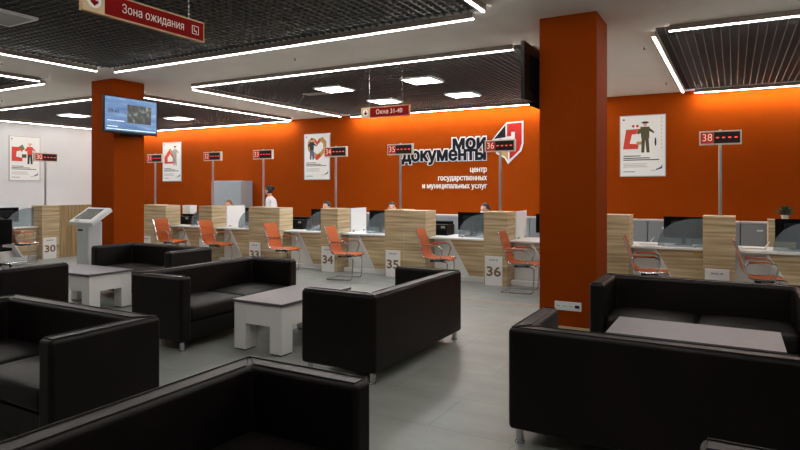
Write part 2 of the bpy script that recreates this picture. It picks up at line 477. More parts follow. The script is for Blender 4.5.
# ------------------------------------------------------------------ sofas
def make_sofa(label, loc, rz):
    W, D, HT, fz = 1.755, .755, .73, .095
    t = thing('sofa', label, 'sofa', loc, rz, 'dark brown leather sofas of the waiting area')
    at, bt = .13, .14
    def piping(par, pts): MB().tube(pts, .0045, 6, closed=True).build('piping', M['leather'], par, smooth=True)
    i = .022; h, d = W/2, D/2
    U = [(-h,-d),(-h+at,-d),(-h+at,d-bt),(h-at,d-bt),(h-at,-d),(h,-d),(h,d),(-h,d)]   # one continuous upholstered U, cut at its mitres
    def piece(cuts):
        mb = MB(); mb.prism(U, fz, HT, 'z')
        bmesh.ops.recalc_face_normals(mb.bm, faces=mb.bm.faces)
        bmesh.ops.bevel(mb.bm, geom=list(mb.bm.edges), offset=.03, segments=4, profile=.5, affect='EDGES')
        for co, no in cuts:
            bmesh.ops.bisect_plane(mb.bm, geom=list(mb.bm.verts)+list(mb.bm.edges)+list(mb.bm.faces), plane_co=co, plane_no=no, clear_outer=True)
            bmesh.ops.holes_fill(mb.bm, edges=[e for e in mb.bm.edges if e.is_boundary], sides=0)
        return mb
    nl = Vector((bt, at, 0)).normalized()
    cl, cr = Vector((-h,d,0)), Vector((h,d,0))
    # mitre planes run from the outer corner to the inner corner
    o = piece([(cl, Vector((-bt,-at,0))), (cr, Vector((bt,-at,0)))]).build('backrest', M['leather'], t, smooth=True, wn=True)
    piping(o, [(-h+i, d-i, HT+.001), (h-i, d-i, HT+.001), (h-at-i, d-bt+i, HT+.001), (-h+at+i, d-bt+i, HT+.001)])
    for sg in (-1, 1):
        c_, nn = (cl, Vector((bt,at,0))) if sg < 0 else (cr, Vector((-bt,at,0)))
        mb = piece([(c_, nn), (Vector((0,0,0)), Vector((-sg,0,0)))])
        o = mb.build('armrest', M['leather'], t, smooth=True, wn=True)
        xo, xi = sg*(h-i), sg*(h-at+i)
        piping(o, [(xo, -d+i, HT+.001), (xi, -d+i, HT+.001), (xi, d-bt, HT+.001), (xo, d-i, HT+.001)])
    MB().box(-W/2+at+.002, W/2-at-.002, -D/2+.03, D/2-bt, fz, .27, .012, 2).build('seat_base', M['leather'], t, smooth=True, wn=True)
    cw = (W-2*at)/2
    for s in (-1, 1):
        b = MB(); xa, xb = sorted((s*.003, s*(cw-.003)))
        b.box(xa, xb, -D/2+.015, D/2-bt-.004, .272, .43, .045, 4)
        cx = (xa+xb)/2; hw = (xb-xa)/2; cy = -.06; hd = D/2-.07
        es = [e for e in b.bm.edges if abs((e.verts[0].co-e.verts[1].co).length) > .3]
        bmesh.ops.subdivide_edges(b.bm, edges=es, cuts=7, use_grid_fill=True)
        for v in b.bm.verts:
            u, w_ = (v.co.x-cx)/hw, (v.co.y-cy)/hd
            k = max(0, 1-u*u)*max(0, 1-w_*w_)
            if v.co.z > .34: v.co.z += .03*k
        b.build('seat_cushion', M['leather'], t, smooth=True)
    for sx in (-1, 1):
        for sy in (-1, 1):
            x, y = sx*(W/2-.06), sy*(D/2-.06)
            MB().cyl((x,y,0),(x,y,.012),.032,n=20).cyl((x,y,.012),(x,y,.1),.024,n=20).build('foot', M['chrome'], t, smooth=True)
    return t
sofa = make_sofa('large sofa seen from behind in front of the wide orange pillar', (-.36, 3.965, 0), PI)
R90 = PI/2
for lab, loc, rz in [('sofa facing us beyond the long grey table, beside the wide pillar', (-.285, 6.01, 0), 0),
                     ('sofa in the middle of the room turned with its back to the open floor', (-2.9, 4.965, 0), -R90),
                     ('sofa facing the white table, near arm beside bare floor, two cushions visible', (-5.05, 4.88, 0), R90),
                     ('sofa seen over its arm before the farther white table, cut by frame edge', (-4.275, 2.365, 0), 0),
                     ('closest sofa, its back corner rising below the nearer white table', (-1.83, 1.45, 0), R90),
                     ('farthest sofa, behind the farther white table and beside the ticket kiosk', (-7.565, 5.92, 0), 0),
                     ('sofa with its back to us in front of window 30, beside farther table', (-7.63, 3.80, 0), PI),
                     ('sofa of which only a rounded top corner shows at the bottom edge', (.275, 1.47, 0), -R90)]:
    dup(sofa, lab, loc, rz)

# ------------------------------------------------------------------ coffee tables
def make_table(label, loc, rz):
    t = thing('coffee_table', label, 'table', loc, rz, 'white coffee tables with grey tops')
    L, W, HT = 1.17, .64, .50
    b = MB().box(-L/2, L/2, -W/2, W/2, HT-.028, HT, .002, 1).build('tabletop', [M['grey_top']], t)
    MB().box(-L/2-.001, L/2+.001, -W/2-.001, W/2+.001, HT-.027, HT-.002).build('edge_band', M['grey_edge'], b)
    for sx in (-1, 1):
        for sy in (-1, 1):
            xa, xb = sorted((sx*(L/2-.015), sx*(L/2-.175))); ya, yb = sorted((sy*(W/2-.015), sy*(W/2-.165)))
            l = MB().box(xa, xb, ya, yb, .012, HT-.028, .002, 1).build('leg', M['white_lam'], t)
            MB().box(xa+.01, xb-.01, ya+.01, yb-.01, 0, .012).build('foot_pad', M['black'], l)
    for s in (-1, 1):
        ya, yb = sorted((s*(W/2-.018), s*(W/2-.045)))
        MB().box(-L/2+.175, L/2-.175, ya, yb, .27, HT-.028).build('apron', M['white_lam'], t)
        xa, xb = sorted((s*(L/2-.018), s*(L/2-.045)))
        MB().box(xa, xb, -W/2+.165, W/2-.165, .27, HT-.028).build('apron', M['white_lam'], t)
    return t
tb = make_table('white coffee table with grey top standing alone between two facing sofas', (-4.05, 4.955, 0), R90)
dup(tb, 'coffee table whose long grey top shows between sofa back and facing sofa cushions', (-.275, 5.08, 0), 0)
dup(tb, 'farther white coffee table with grey top, in front of the ticket kiosk', (-7.745, 5.0, 0), 0)

# ------------------------------------------------------------------ ticket kiosk
t = thing('ticket_kiosk', 'pale grey ticket kiosk with tilted touch screen before the television pillar', 'kiosk', (-9.39, 6.16, 0))
MB().box(-.12,.19,-.17,.10,.02,1.06,.03,3).build('pedestal', M['kiosk'], t, smooth=True, wn=True)
MB().box(-.2,.28,-.2,.17,0,.02,.005,1).build('base_plate', M['kiosk'], t)
Mx = Matrix.Translation((0,.01,1.14)) @ Matrix.Rotation(math.radians(33),4,'X')
hd = MB().box(-.32,.30,-.215,.215,-.05,.03,.022,3, Mx=Mx).build('head', M['kiosk_head'], t, smooth=True, wn=True)
MB().box(-.24,.19,-.13,.16,.031,.036, Mx=Mx).build('touch_screen', M['kiosk_screen'], hd)
MB().box(-.18,-.06,-.19,-.165,.0305,.034, Mx=Mx).build('ticket_slot', M['p_grey'], hd)
MB().box(-.06,.06,-.174,-.17,.90,.93).build('printer_slot', M['black'], t)

# ------------------------------------------------------------------ televisions
def tv(label, loc, on, toward):
    # local +x is the screen's normal, width along y
    t = thing('television', label, 'television', loc)
    s = 1
    o = MB().box(-.03,.012,-.55,.55,-.325,.325,.006,2).build('casing', M['black'], t)
    MB().box(.0125,.0145,-.525,.525,-.285,.305).build('screen', M['screen'] if on else M['black'], t)
    MB().box(-.05,-.03,-.35,.35,-.2,.2,.008,2).build('back_panel', M['black_matte'], t)
    MB().box(-abs(toward)+.001,-.05,-.1,.1,-.08,.08).build('wall_bracket', M['black_matte'], t)
    MB().box(-.035,.02,-.22,.22,-.362,-.326,.006,2).build('speaker_bar', M['black_matte'], t)
    if on:
        sc = t
        R = (PI/2,0,PI/2)
        text('clock_text', '09:41', .105, M['screen_dark'], t, (.0155,-.36,.05), R, .0008, .001)
        v = MB().box(.015,.017,-.09,.41,-.13,.2).build('video_picture', M['video'], t)
        MB().box(.0172,.018,.27,.36,-.13,.0).build('dark_figure', M['screen_dark'], v)
        MB().box(.015,.016,-.48,-.15,-.115,-.105).box(.015,.016,-.48,-.28,-.215,-.205).build('text_line', M['screen_text'], t)
        MB().box(.0149,.0155,-.5,.5,-.262,-.25).build('ticker_line', M['screen_text'], t)
    return t
tv('lit wall television showing 09:41 on the orange pillar', (-9.5, 7.02, 2.905), True, .17)
o = tv('switched off black television seen from behind, beside the wide pillar', (-2.07, 7.03, 2.93), False, -.1)
o.rotation_euler = (0,0,PI)

# ------------------------------------------------------------------ hanging signs
def hsign(label, loc, rz, W, HT, body, tsize, twidth, tx, red, icon):
    t = thing('hanging_sign', label, 'sign', loc, rz)
    e = .012
    MB().box(-W/2, W/2, -.02, .02, -HT/2, HT/2).build('rim', M['gold'], t)
    MB().box(-W/2+HT*.98, W/2-e, -.0225, -.0202, -HT/2+e, HT/2-e).build('face', red, t)
    ic = MB().box(-W/2, -W/2+HT*.97, -.0225, -.0202, -HT/2+.002, HT/2-.002).build('symbol_panel', M['beige'], t)
    cx = -W/2+HT*.5; k = HT*.5
    MB().cyl((cx,-.0245,0),(cx,-.0226,0),k*.62,n=32).build('symbol_disc', M['white_paper'], ic)
    MB().prism([(cx-k*.1,k*.4),(cx+k*.1,k*.4),(cx+k*.1,0),(cx+k*.36,0.04*k),(cx+k*.36,-k*.16),(cx,-k*.45),(cx-k*.36,-k*.16),(cx-k*.36,.04*k),(cx-k*.1,0)], -.026, -.0246).build('symbol', M['sign_red'], ic)
    text('lettering', body, tsize, M['letter'], t, (tx,-.0228,0), (PI/2,0,0), .0006, 0, 'CENTER', twidth)
    if icon:
        x = W/2-.1; s = .036; mb = MB()
        for q in ((-s,s,-s,-s+.006),(-s,s,s-.006,s),(-s,-s+.006,-s,s),(s-.006,s,-s,s)): mb.box(x+q[0],x+q[1],-.024,-.0226,q[2],q[3])
        mb.box(x-.016,x-.009,-.024,-.0226,-.012,.02).box(x-.016,x+.014,-.024,-.0226,-.012,-.005).box(x+.008,x+.014,-.024,-.0226,-.024,-.005)
        mb.build('seat_icon', M['letter'], t)
    for s in (-1, 1):
        MB().cyl((s*(W/2-.15),0,HT/2),(s*(W/2-.15),0,CZ+.02-loc[2]),.003,n=6).build('suspension_wire', M['steel'], t)
    return t
hsign('red hanging sign reading Зона ожидания under the dark ceiling grid', (-4.0, 3.104, 2.94), R90, 1.10, .172, 'Зона ожидания', .094, .57, .045, M['sign_red'], True)
hsign('small red hanging sign reading Окна 31-40 before the square lights', (-5.04, 8.5, 2.872), 0, .93, .18, 'Окна 31-40', .105, .50, .08, M['sign_red'], False)

# ------------------------------------------------------------------ wall lettering
t = thing('wall_lettering', 'dark blue мои документы lettering with white outline on the orange wall', 'sign', (-5.13, Y1, 0))
def lower(body, size, width, x, z):
    o = text('lettering', body, size, M['navy'], t, (x,-.03-(z-2.4)*.02,z), (PI/2,0,0), .008, .017, 'RIGHT', width)
    text('outline', body, size, M['white_paper'], o, (-.012,.008,-.016), (0,0,0), .006, .043, 'RIGHT', width)
lower('документы', .45, 2.26, .0, 2.432)
lower('мои', .45, .83, .0, 2.70)
for body, z, wd in (('центр', 2.055, .42), ('государственных', 1.855, 1.28), ('и муниципальных услуг', 1.66, 1.72)):
    text('small_lettering', body, .18, M['letter'], t, (0,-.012,z), (PI/2,0,0), .006, .003, 'RIGHT', wd)
t = thing('wall_emblem', 'red, black and tan folded emblem beside the blue lettering on orange wall', 'emblem', (0, Y1, 0))
out = [(-4.65,3.15),(-4.24,3.165),(-4.24,2.64),(-4.29,2.47),(-4.45,2.32),(-4.61,2.17),(-4.69,2.31),(-4.90,2.42),(-5.0,2.76)]
MB().prism(out, -.012, 0).build('backing', M['white_paper'], t)
MB().prism([(-4.63,3.11),(-4.28,3.125),(-4.28,2.65),(-4.33,2.49),(-4.47,2.36),(-4.57,2.28),(-4.57,2.5),(-4.44,2.62),(-4.44,2.92),(-4.53,2.92),(-4.53,2.82),(-4.63,2.82)], -.02, -.0125).build('red_field', M['sign_red2'], t)
MB().prism([(-4.67,3.09),(-4.67,2.80),(-4.95,2.77)], -.02, -.0125).build('black_field', M['navy'], t)
MB().prism([(-4.88,2.52),(-4.61,2.60),(-4.61,2.25),(-4.67,2.34),(-4.86,2.45)], -.02, -.0125).build('tan_field', M['p_tan'], t)

# ------------------------------------------------------------------ posters
def ell(cx, cy, rx, ry, n=16): return [(cx+rx*math.cos(2*PI*k/n), cy+ry*math.sin(2*PI*k/n)) for k in range(n)]
def poster(label, loc, rz, W, HT, art):
    t = thing('poster', label, 'poster', loc, rz, 'framed posters on the walls')
    mb = MB()
    for q in ((-W/2,W/2,-HT/2,-HT/2+.015),(-W/2,W/2,HT/2-.015,HT/2),(-W/2,-W/2+.015,-HT/2+.015,HT/2-.015),(W/2-.015,W/2,-HT/2+.015,HT/2-.015)):
        mb.box(q[0],q[1],-.02,0,q[2],q[3])
    mb.build('frame', M['steel'], t)
    MB().box(-W/2+.014,W/2-.014,-.012,-.002,-HT/2+.014,HT/2-.014).build('sheet', M['white_paper'], t)
    mats = [M['p_red'],M['p_tan'],M['p_blue'],M['p_dark'],M['p_green'],M['p_grey'],M['p_skin'],M['olive'],M['white_paper']]
    key = dict(r=0,t=1,b=2,d=3,g=4,y=5,s=6,o=7,w=8)
    i = 0
    for nm, entries in art:
        if nm == 'text_line':
            for c, poly in entries: MB().prism([(-W/2+W*u, -HT/2+HT*v) for u, v in poly], -.0129, -.0119).build('text_line', mats[key[c]], t)
            continue
        mb = MB()
        for c, poly in entries:
            y = -.0126-.00025*i; i += 1
            mb.prism([(-W/2+W*u, -HT/2+HT*v) for u, v in poly], y, -.0119, mi=key[c])
        mb.build(nm, mats, t)
    return t
def R(x0,x1,y0,y1): return [(x0,y0),(x1,y0),(x1,y1),(x0,y1)]
def person_art(cx, y0, y1, top, legs, hat=None):
    h = y1-y0; a = []
    k = h*.75
    a.append((legs, [(cx-.09*k/.4,y0),(cx-.02*k/.4,y0),(cx,y0+.42*h),(cx+.03*k/.4,y0),(cx+.1*k/.4,y0),(cx+.075*k/.4,y0+.5*h),(cx-.08*k/.4,y0+.5*h)]))
    a.append((top, [(cx-.09*k/.4,y0+.45*h),(cx+.09*k/.4,y0+.45*h),(cx+.10*k/.4,y0+.82*h),(cx-.11*k/.4,y0+.82*h)]))
    a.append((top, [(cx+.07*k/.4,y0+.82*h),(cx+.2*k/.4,y0+.66*h),(cx+.2*k/.4,y0+.6*h),(cx+.06*k/.4,y0+.7*h)]))
    a.append((top, [(cx-.07*k/.4,y0+.82*h),(cx-.19*k/.4,y0+.66*h),(cx-.15*k/.4,y0+.58*h),(cx-.06*k/.4,y0+.7*h)]))
    a.append(('s', ell(cx,y0+.9*h,.045*k/.4,.065*h)))
    a.append((hat or 'd', ell(cx,y0+.955*h,(.085 if hat else .05)*k/.4,.035*h)))
    return a
def lines(y):
    a = [('d', R(.08,.46,y,y+.014)), ('d', R(.08,.66,y-.035,y-.02)), ('d', R(.08,.86 if y > .3 else .55,y-.065,y-.05))]
    a += [('y', R(.08,.6,y-.125,y-.117)), ('y', R(.08,.56,y-.15,y-.142)), ('y', R(.08,.62,y-.175,y-.167)), ('d', R(.08,.34,.075,.085))]
    a += [('b', [(.78,.1),(.92,.13),(.93,.19),(.88,.15),(.8,.125)]), ('d', R(.07,.11,.92,.945)), ('y', R(.68,.78,.095,.105))]
    return a
Cshape = [(.07,.45),(.40,.45),(.42,.53),(.22,.54),(.27,.69),(.48,.70),(.48,.78),(.14,.77)]
art4 = [('printed_logo', [('r', Cshape), ('t', R(.37,.5,.52,.57)), ('t', R(.37,.5,.70,.75)), ('r', ell(.30,.825,.03,.022)), ('r', ell(.39,.825,.03,.022))]), ('printed_figure', person_art(.56,.39,.90,'o','o','d')), \
    ('text_line', [('d', ell(.78,.56,.02,.07))] + [('y', R(.90,.915,.45+.06*k,.47+.06*k)) for k in range(9)] + lines(.33))]
heart = [(.5,.42),(.3,.52),(.14,.66),(.14,.82),(.28,.92),(.44,.89),(.5,.82),(.58,.89),(.72,.92),(.86,.82),(.86,.64),(.7,.52)]
hin = [(.5,.55),(.36,.62),(.27,.70),(.28,.78),(.36,.82),(.46,.78),(.5,.72),(.56,.78),(.66,.82),(.74,.77),(.74,.68),(.64,.6)]
art3 = [('printed_logo', [('t', heart), ('r', [(.5,.42),(.44,.45),(.5,.55),(.62,.56),(.66,.5)]), ('r', [(.44,.89),(.5,.82),(.58,.89),(.62,.84),(.5,.74),(.42,.8)]), ('w', hin)]), ('printed_figure', person_art(.3,.44,.9,'d','b')), ('text_line', lines(.36))]
art2 = [('printed_logo', [('r', [(.1,.45),(.1,.62),(.4,.84),(.72,.66),(.72,.45)]), ('t', [(.4,.84),(.72,.66),(.6,.62),(.38,.76)]), ('w', [(.27,.5),(.27,.6),(.4,.69),(.54,.6),(.54,.5)])]), ('printed_figure', person_art(.66,.4,.9,'y','y','d')), ('text_line', lines(.32))]
artA = [('printed_logo', [('r', R(.08,.42,.44,.76)), ('g', [(.3,.76),(.42,.82),(.5,.72),(.42,.68)]), ('w', [(.22,.54),(.24,.66),(.36,.68),(.44,.62),(.40,.52)]), ('o', R(.4,.55,.52,.60))]), ('printed_figure', person_art(.66,.38,.86,'r','d','s')), ('text_line', lines(.32))]
poster('white poster with red letter and a man in olive clothes, orange wall', (-1.675, Y1, 2.495), 0, .9, 1.29, art4)
poster('white poster with a brown and red heart ring on the orange wall', (-10.16, Y1, 2.49), 0, .9, 1.29, art3)
poster('white poster with a red house shape, just beyond the television pillar', (-16.07, Y1, 2.48), 0, .9, 1.29, art2)
poster('grey framed poster with red block and person on the white wall', (X0, 10.06, 2.49), R90, .9, 1.32, artA)

# ------------------------------------------------------------------ counters (local: x along the row, +y away from the visitor)
FY = 9.33; PD = .42; PH = 1.21; DT = .744
def base(row):
    return (lambda x, y, z=0: (x, FY+y, z), 0) if row == 'm' else (lambda x, y, z=0: (-13.6-y, x, z), R90)
def partition(row, x, double, n):
    f, rz = base(row)
    t = thing('counter_partition', 'oak partition block at window %d%s' % (n, ', twice as wide as the next' if double else ''), 'partition', f(x,0), rz, 'oak partition blocks between the windows')
    MB().box(0,.40,0,PD,0,PH,.002,1).build('block', M['wood_h'], t)
    if double: MB().box(.403,.83,.0,PD,0,PH-.004,.002,1).build('block', M['wood_h'], t)
    MB().box(-.001,.401,-.001,PD+.001,PH,PH+.006).build('top_edge', M['beige'], t)
    return t
def number_sign(row, x, n):
    f, rz = base(row)
    t = thing('number_sign', 'white floor sign with brown number %d' % n, 'sign', f(x,-.008), rz, 'white window number signs')
    MB().box(-.15,.15,-.008,.007,0,.485,.002,1).build('board', M['white'], t)
    text('numeral', str(n), .215, M['brown_num'], t, (0,-.0095,.225), (PI/2,0,0), .0012, .006, 'CENTER', .235)
    text('caption', 'ОКНО №', .035, M['caption'], t, (0,-.0095,.42), (PI/2,0,0), .0008, .0005, 'CENTER', .15)
def display(row, x, n):
    f, rz = base(row)
    t = thing('queue_display', 'red LED queue display %d on a steel pole' % n, 'display', f(x,.21,PH+.006), rz, 'LED queue displays on poles')
    MB().cyl((0,0,0),(0,0,.008),.05,n=20).build('base_plate', M['steel'], t)
    MB().cyl((0,0,.008),(0,0,1.02),.022,n=16).build('pole', M['steel'], t, smooth=True)
    MB().cyl((0,0,1.20),(0,0,1.215),.018,n=12).build('pole_cap', M['steel'], t)
    h = MB(); W, Hh, zc = .265, .1, 1.10
    h.box(-W,W,-.03,.03,zc-Hh,zc+Hh,.004,1).build('housing', M['alu'], t)
    p = MB().box(-W+.02,-W+.185,-.0335,-.0302,zc-Hh+.02,zc+Hh-.02).build('number_panel', M['led_red_panel'], t)
    text('digits', str(n), .15, M['led_digit'], p, (-W+.1025,-.0345,zc), (PI/2,0,0), .0006, -.001, 'CENTER', .125)
    l = MB().box(-W+.187,W-.02,-.0335,-.0302,zc-Hh+.02,zc+Hh-.02).build('led_panel', M['black'], t)
    for k in range(4):
        xx = -W+.232+k*.076
        MB().box(xx-.019,xx+.019,-.0355,-.0336,zc-.008,zc+.008).build('led_dash', M['led_dash'], l)
def desk(row, x0, x1, n, wide=False):
    f, rz = base(row); L = x1-x0
    t = thing('counter_desk', 'white topped counter desk with slanted oak front at window %d' % n, 'desk', f(x0,0), rz, 'counter desks of the service windows')
    wt = MB().box(.002,L-.002,.13,.93,DT-.03,DT,.003,1)
    if wide: wt.box(-.42,.01,.425,.93,DT-.0299,DT-.0001)
    wt.build('worktop', M['white'], t)
    if wide: MB().box(-.42,-.39,.43,.92,0,DT-.03).build('side_support', M['white_lam'], t)
    mb = MB().box(.004,L-.004,.36,.40,.0,DT-.03)
    for k in range(1,7): mb.box(.004,L-.004,.357,.361,.1*k,.1*k+.006)
    mb.build('back_panel', M['white_lam'], t)
    pol = [(L*.36,DT-.03),(L-.004,DT-.03),(L-.004,.10),(L*.70,.10)]
    MB().prism(pol, .17, .2).build('oak_panel', M['wood_h'], t)
    MB().prism([(L*.33,DT-.03),(L*.36,DT-.03),(L*.70,.10),(L-.004,.10),(L-.004,.075),(L*.68,.075)], .165, .36).build('panel_edge', M['white'], t)
    MB().box(.004,L-.004,.2,.3,0,.074).build('plinth', M['white'], t)
def plexi(row, xr, w_, n):
    f, rz = base(row)
    t = thing('acrylic_screen', 'curved clear acrylic screen standing on the desk of window %d' % n, 'screen', f(xr-.012,.30,DT), rz, 'curved acrylic desk screens')
    N = 16; hgt = .42
    pts = [(0,0.004),(-w_,0.004),(-w_,.03)]+[(-w_*math.cos(PI/2*k/N)**.8 if k < N else 0, .03+(hgt-.03)*math.sin(PI/2*k/N)) for k in range(1,N+1)]
    MB().prism(pts, 0, .006).build('sheet', M['glass'], t)
    for xx in (-w_+.08,-.1): MB().box(xx-.02,xx+.02,-.012,.018,0,.03).build('clip', M['steel'], t)
def monitor(row, xc, y, n):
    f, rz = base(row)
    t = thing('computer_monitor', 'black computer monitor seen from behind at window %d' % n, 'monitor', f(xc,y,DT), rz, 'computer monitors on the counter desks')
    MB().box(-.28,.28,-.012,.012,.10,.425,.004,2).build('casing', M['black_matte'], t)
    MB().box(-.17,.17,-.03,-.012,.15,.36,.008,2).build('rear_housing', M['black'], t)
    MB().box(-.265,.265,.0121,.014,.12,.41).build('screen', M['kiosk_screen'], t)
    MB().box(-.03,.03,-.045,-.02,.01,.24,.004,1).build('stand', M['black'], t)
    MB().box(-.12,.12,-.1,.08,0,.012,.004,1).build('foot', M['black'], t)
def keyboard(row, xc, n):
    f, rz = base(row)
    t = thing('computer_keyboard', 'pale keyboard lying on the desk of window %d' % n, 'keyboard', f(xc,.82,DT), rz, 'keyboards on the counter desks')
    MB().box(-.2,.2,-.06,.06,0,.018,.004,1).build('case', M['white_lam'], t)
    mb = MB()
    for i in range(4):
        for j in range(14): mb.box(-.19+j*.0272,-.167+j*.0272,-.05+i*.026,-.029+i*.026,.018,.024)
    mb.build('keys', M['white_paper'], t)
def papers(row, x, y, n, label):
    f, rz = base(row)
    t = thing('paper_stack', label, 'papers', f(x,y,DT), rz+.1)
    for k in range(4):
        MB().box(-.15,.15,-.105,.105,.004*k,.004*k+.0035, Mx=Matrix.Rotation((k-1.5)*.06,4,'Z')).build('sheet', M['white_paper'], t)
def leaflet(row, x, y, n):
    f, rz = base(row)
    t = thing('leaflet_holder', 'small tilted clear leaflet holder at the foot of acrylic screen, window %d' % n, 'holder', f(x,y,DT), rz, 'tilted leaflet holders')
    MB().prism([(-.03,0),(.10,0),(.10,.006),(-.02,.006),(.07,.13),(.064,.134)], -.06, .06).build('holder', M['white'], t)
    MB().box(-.06,.06,-.075,.075,0,.004).build('base', M['white'], t)
def printer(row, x, y, n):
    f, rz = base(row)
    t = thing('desk_printer', 'black desk printer beside the double partition at window %d' % n, 'printer', f(x,y,DT), rz, 'black desk printers')
    MB().box(-.2,.2,-.17,.17,0,.2,.015,2).build('body', M['black'], t)
    MB().box(-.15,.15,-.2,-.16,.06,.075).build('paper_tray', M['black_matte'], t)
    MB().box(-.18,.18,-.05,.16,.2,.25,.01,2).build('lid', M['black_matte'], t)
    MB().box(.08,.16,-.176,-.17,.13,.17).build('control_panel', M['p_grey'], t)
def white_panel(row, x, n):
    f, rz = base(row)
    t = thing('privacy_panel', 'blank white side panel standing at the end of desk %d' % n, 'panel', f(x,.38,DT), rz, 'white privacy panels')
    MB().box(-.022,-.002,.045,.60,0,PH-DT+.003,.002,1).build('board', M['white'], t)
    MB().box(-.002,.02,.10,.16,0,.03).box(-.002,.02,.48,.54,0,.03).build('bracket', M['steel'], t)

ROW = [(31,-12.24,1),(32,-10.33,0),(33,-8.855,1),(34,-6.99,0),(35,-5.546,1),(36,-3.63,0),(37,-2.18,1),(38,-.38,0),(39,1.08,1)]
for i, (n, x, dbl) in enumerate(ROW):
    if n < 39:
        partition('m', x, dbl, n)
        number_sign('m', x+.175, n); display('m', x+.21, n)
        x0 = x+(.83 if dbl else .40); x1 = ROW[i+1][1]
        desk('m', x0, x1, n, bool(dbl))
        far = n <= 36
        plexi('m', x1, .60 if not far else .58, n)
        monitor('m', x1-(.50 if far else .29), .72, n)
        if n in (32,34,36): white_panel('m', x0+.024, n)
        if n in (31,33,35): printer('m', x0-.03, .70, n)
        if n in (37,38): papers('m', x0+.22, .55, n, 'loose white papers on the desk just past the wide pillar' if n == 37 else 'loose white papers on the desk beside the oak block of display 38'); leaflet('m', x1-.72, .205, n)
tag(MB().box(-.13,.13,-.1,.1,0,.2,.003,1).build('document_box', M['white_lam']), 'white box standing on the black printer at window 31', 'box').location = (-11.44, FY+.72, DT+.25)
o = COL.objects['document_box']
MB().box(-.132,.132,-.102,.102,.15,.203).build('box_lid', M['white'], o)
# partition that closes window 38
partition('m', ROW[-1][1], 1, 39)
# yellow note below desk 38
tag(MB().box(-.03,.03,-.002,0,-.03,.03).build('sticky_note', M['yellow']), 'yellow sticky note under the desk edge beside partition 38', 'note').location = (-.47, FY+.1695, .66)
# row along the white wall
partition('l', 7.77, 0, 30); number_sign('l', 7.94, 30); display('l', 7.97, 30)
t = thing('counter_end_panel', 'tall oak end panel with upright grain beside window 30', 'panel', (-13.6, 8.172, 0), R90)
MB().box(0,1.5,0,.04,.0,PH,.002,1).build('board', M['wood_v'], t)
MB().box(0,1.5,-.002,.042,PH,PH+.006).build('top_edge', M['beige'], t)
desk('l', 6.70, 7.77, 30)
plexi('l', 7.77, .58, 30); monitor('l', 7.36, .70, 30)

# ------------------------------------------------------------------ visitor chairs (local: faces +x)
def smooth_path(pts, n=6):
    P = [Vector(p) for p in pts]; out = []
    for i in range(len(P)-1):
        p0 = P[max(i-1,0)]; p1 = P[i]; p2 = P[i+1]; p3 = P[min(i+2,len(P)-1)]
        for k in range(n):
            t_ = k/n
            out.append(.5*((2*p1)+(p2-p0)*t_+(2*p0-5*p1+4*p2-p3)*t_*t_+(3*p1-p0-3*p2+p3)*t_**3))
    out.append(P[-1]); return out
def make_chair(label, loc, rz):
    t = thing('visitor_chair', label, 'chair', loc, rz, 'orange visitor chairs at the counter windows')
    hw = .205
    back = [(-.32,0,.93),(-.27,0,.80),(-.225,0,.65),(-.20,0,.54),(-.165,0,.475)]
    seat = [(-.165,0,.475),(-.10,0,.448),(.02,0,.445),(.14,0,.452),(.23,0,.445),(.26,0,.425)]
    def sheet(name, prof, par):
        p = smooth_path(prof, 10); mb = MB(); bm = mb.bm; rows = []; s = 0
        for i, q in enumerate(p):
            if i: s += (q-p[i-1]).length
            tn = (p[min(i+1,len(p)-1)]-p[max(i-1,0)]).normalized(); nrm = Vector((-tn.z,0,tn.x))
            rip = .0045*math.sin(2*PI*s/.03)
            row = []
            for side in (1,-1):
                for yy in (-hw,-hw*.5,0,hw*.5,hw):
                    row.append(bm.verts.new(q+Vector((0,yy,0))+nrm*(side*.009+rip)))
            rows.append(row)
        for a, b in zip(rows, rows[1:]):
            for off in (0,5):
                for k in range(4): bm.faces.new((a[off+k],a[off+k+1],b[off+k+1],b[off+k]))
            bm.faces.new((a[0],b[0],b[5],a[5])); bm.faces.new((a[4],a[9],b[9],b[4]))
        for rw in (rows[0], rows[-1]):
            for k in range(4): bm.faces.new((rw[k],rw[k+1],rw[k+6],rw[k+5]))
        return mb.build(name, M['seat_orange'], par, smooth=True)
    sheet('backrest', back, t); sheet('seat', seat, t)
    for s in (-1,1):
        y = s*(hw+.012)
        MB().tube([Vector((q.x,y,q.z)) for q in smooth_path(back[:-1]+seat, 6)], .011, 8).build('side_rail', M['chrome'], t, smooth=True)
        arm = smooth_path([(-.21,y+s*.004,.60),(-.16,y+s*.03,.655),(-.02,y+s*.035,.665),(.11,y+s*.035,.655),(.15,y+s*.03,.60),(.13,y+s*.012,.50),(.11,y,.452)], 6)
        a = MB().tube(arm, .011, 8).build('armrest', M['chrome'], t, smooth=True)
        MB().box(-.17,.09,min(y+s*.01,y+s*.055),max(y+s*.01,y+s*.055),.668,.684,.006,2).build('arm_pad', M['seat_orange'], a, smooth=True)
        MB().tube(smooth_path([(-.02,s*.13,.41),(.17,s*.19,.40),(.225,s*.2,.36),(.215,s*.21,.10),(.20,s*.21,.03),(.15,s*.21,.012),(-.05,s*.21,.012),(-.27,s*.21,.012)],6), .011, 8).build('leg', M['chrome'], t, smooth=True)
    MB().tube([(-.27,-.21,.012),(-.27,.21,.012)], .011, 8).build('floor_bar', M['chrome'], t, smooth=True)
    MB().tube([(-.31,-hw,.90),(-.33,-hw*.5,.925),(-.33,hw*.5,.925),(-.31,hw,.90)], .009, 8).build('top_rail', M['chrome'], t, smooth=True)
    MB().box(-.09,.13,-.14,.14,.39,.43,.01,2).tube([(0,-hw,.435),(0,hw,.435)],.012,8).build('seat_bracket', M['black'], t)
    return t
chair = make_chair('orange visitor chair with chrome frame in front of window 36', (-2.87, 8.98, 0), .10)
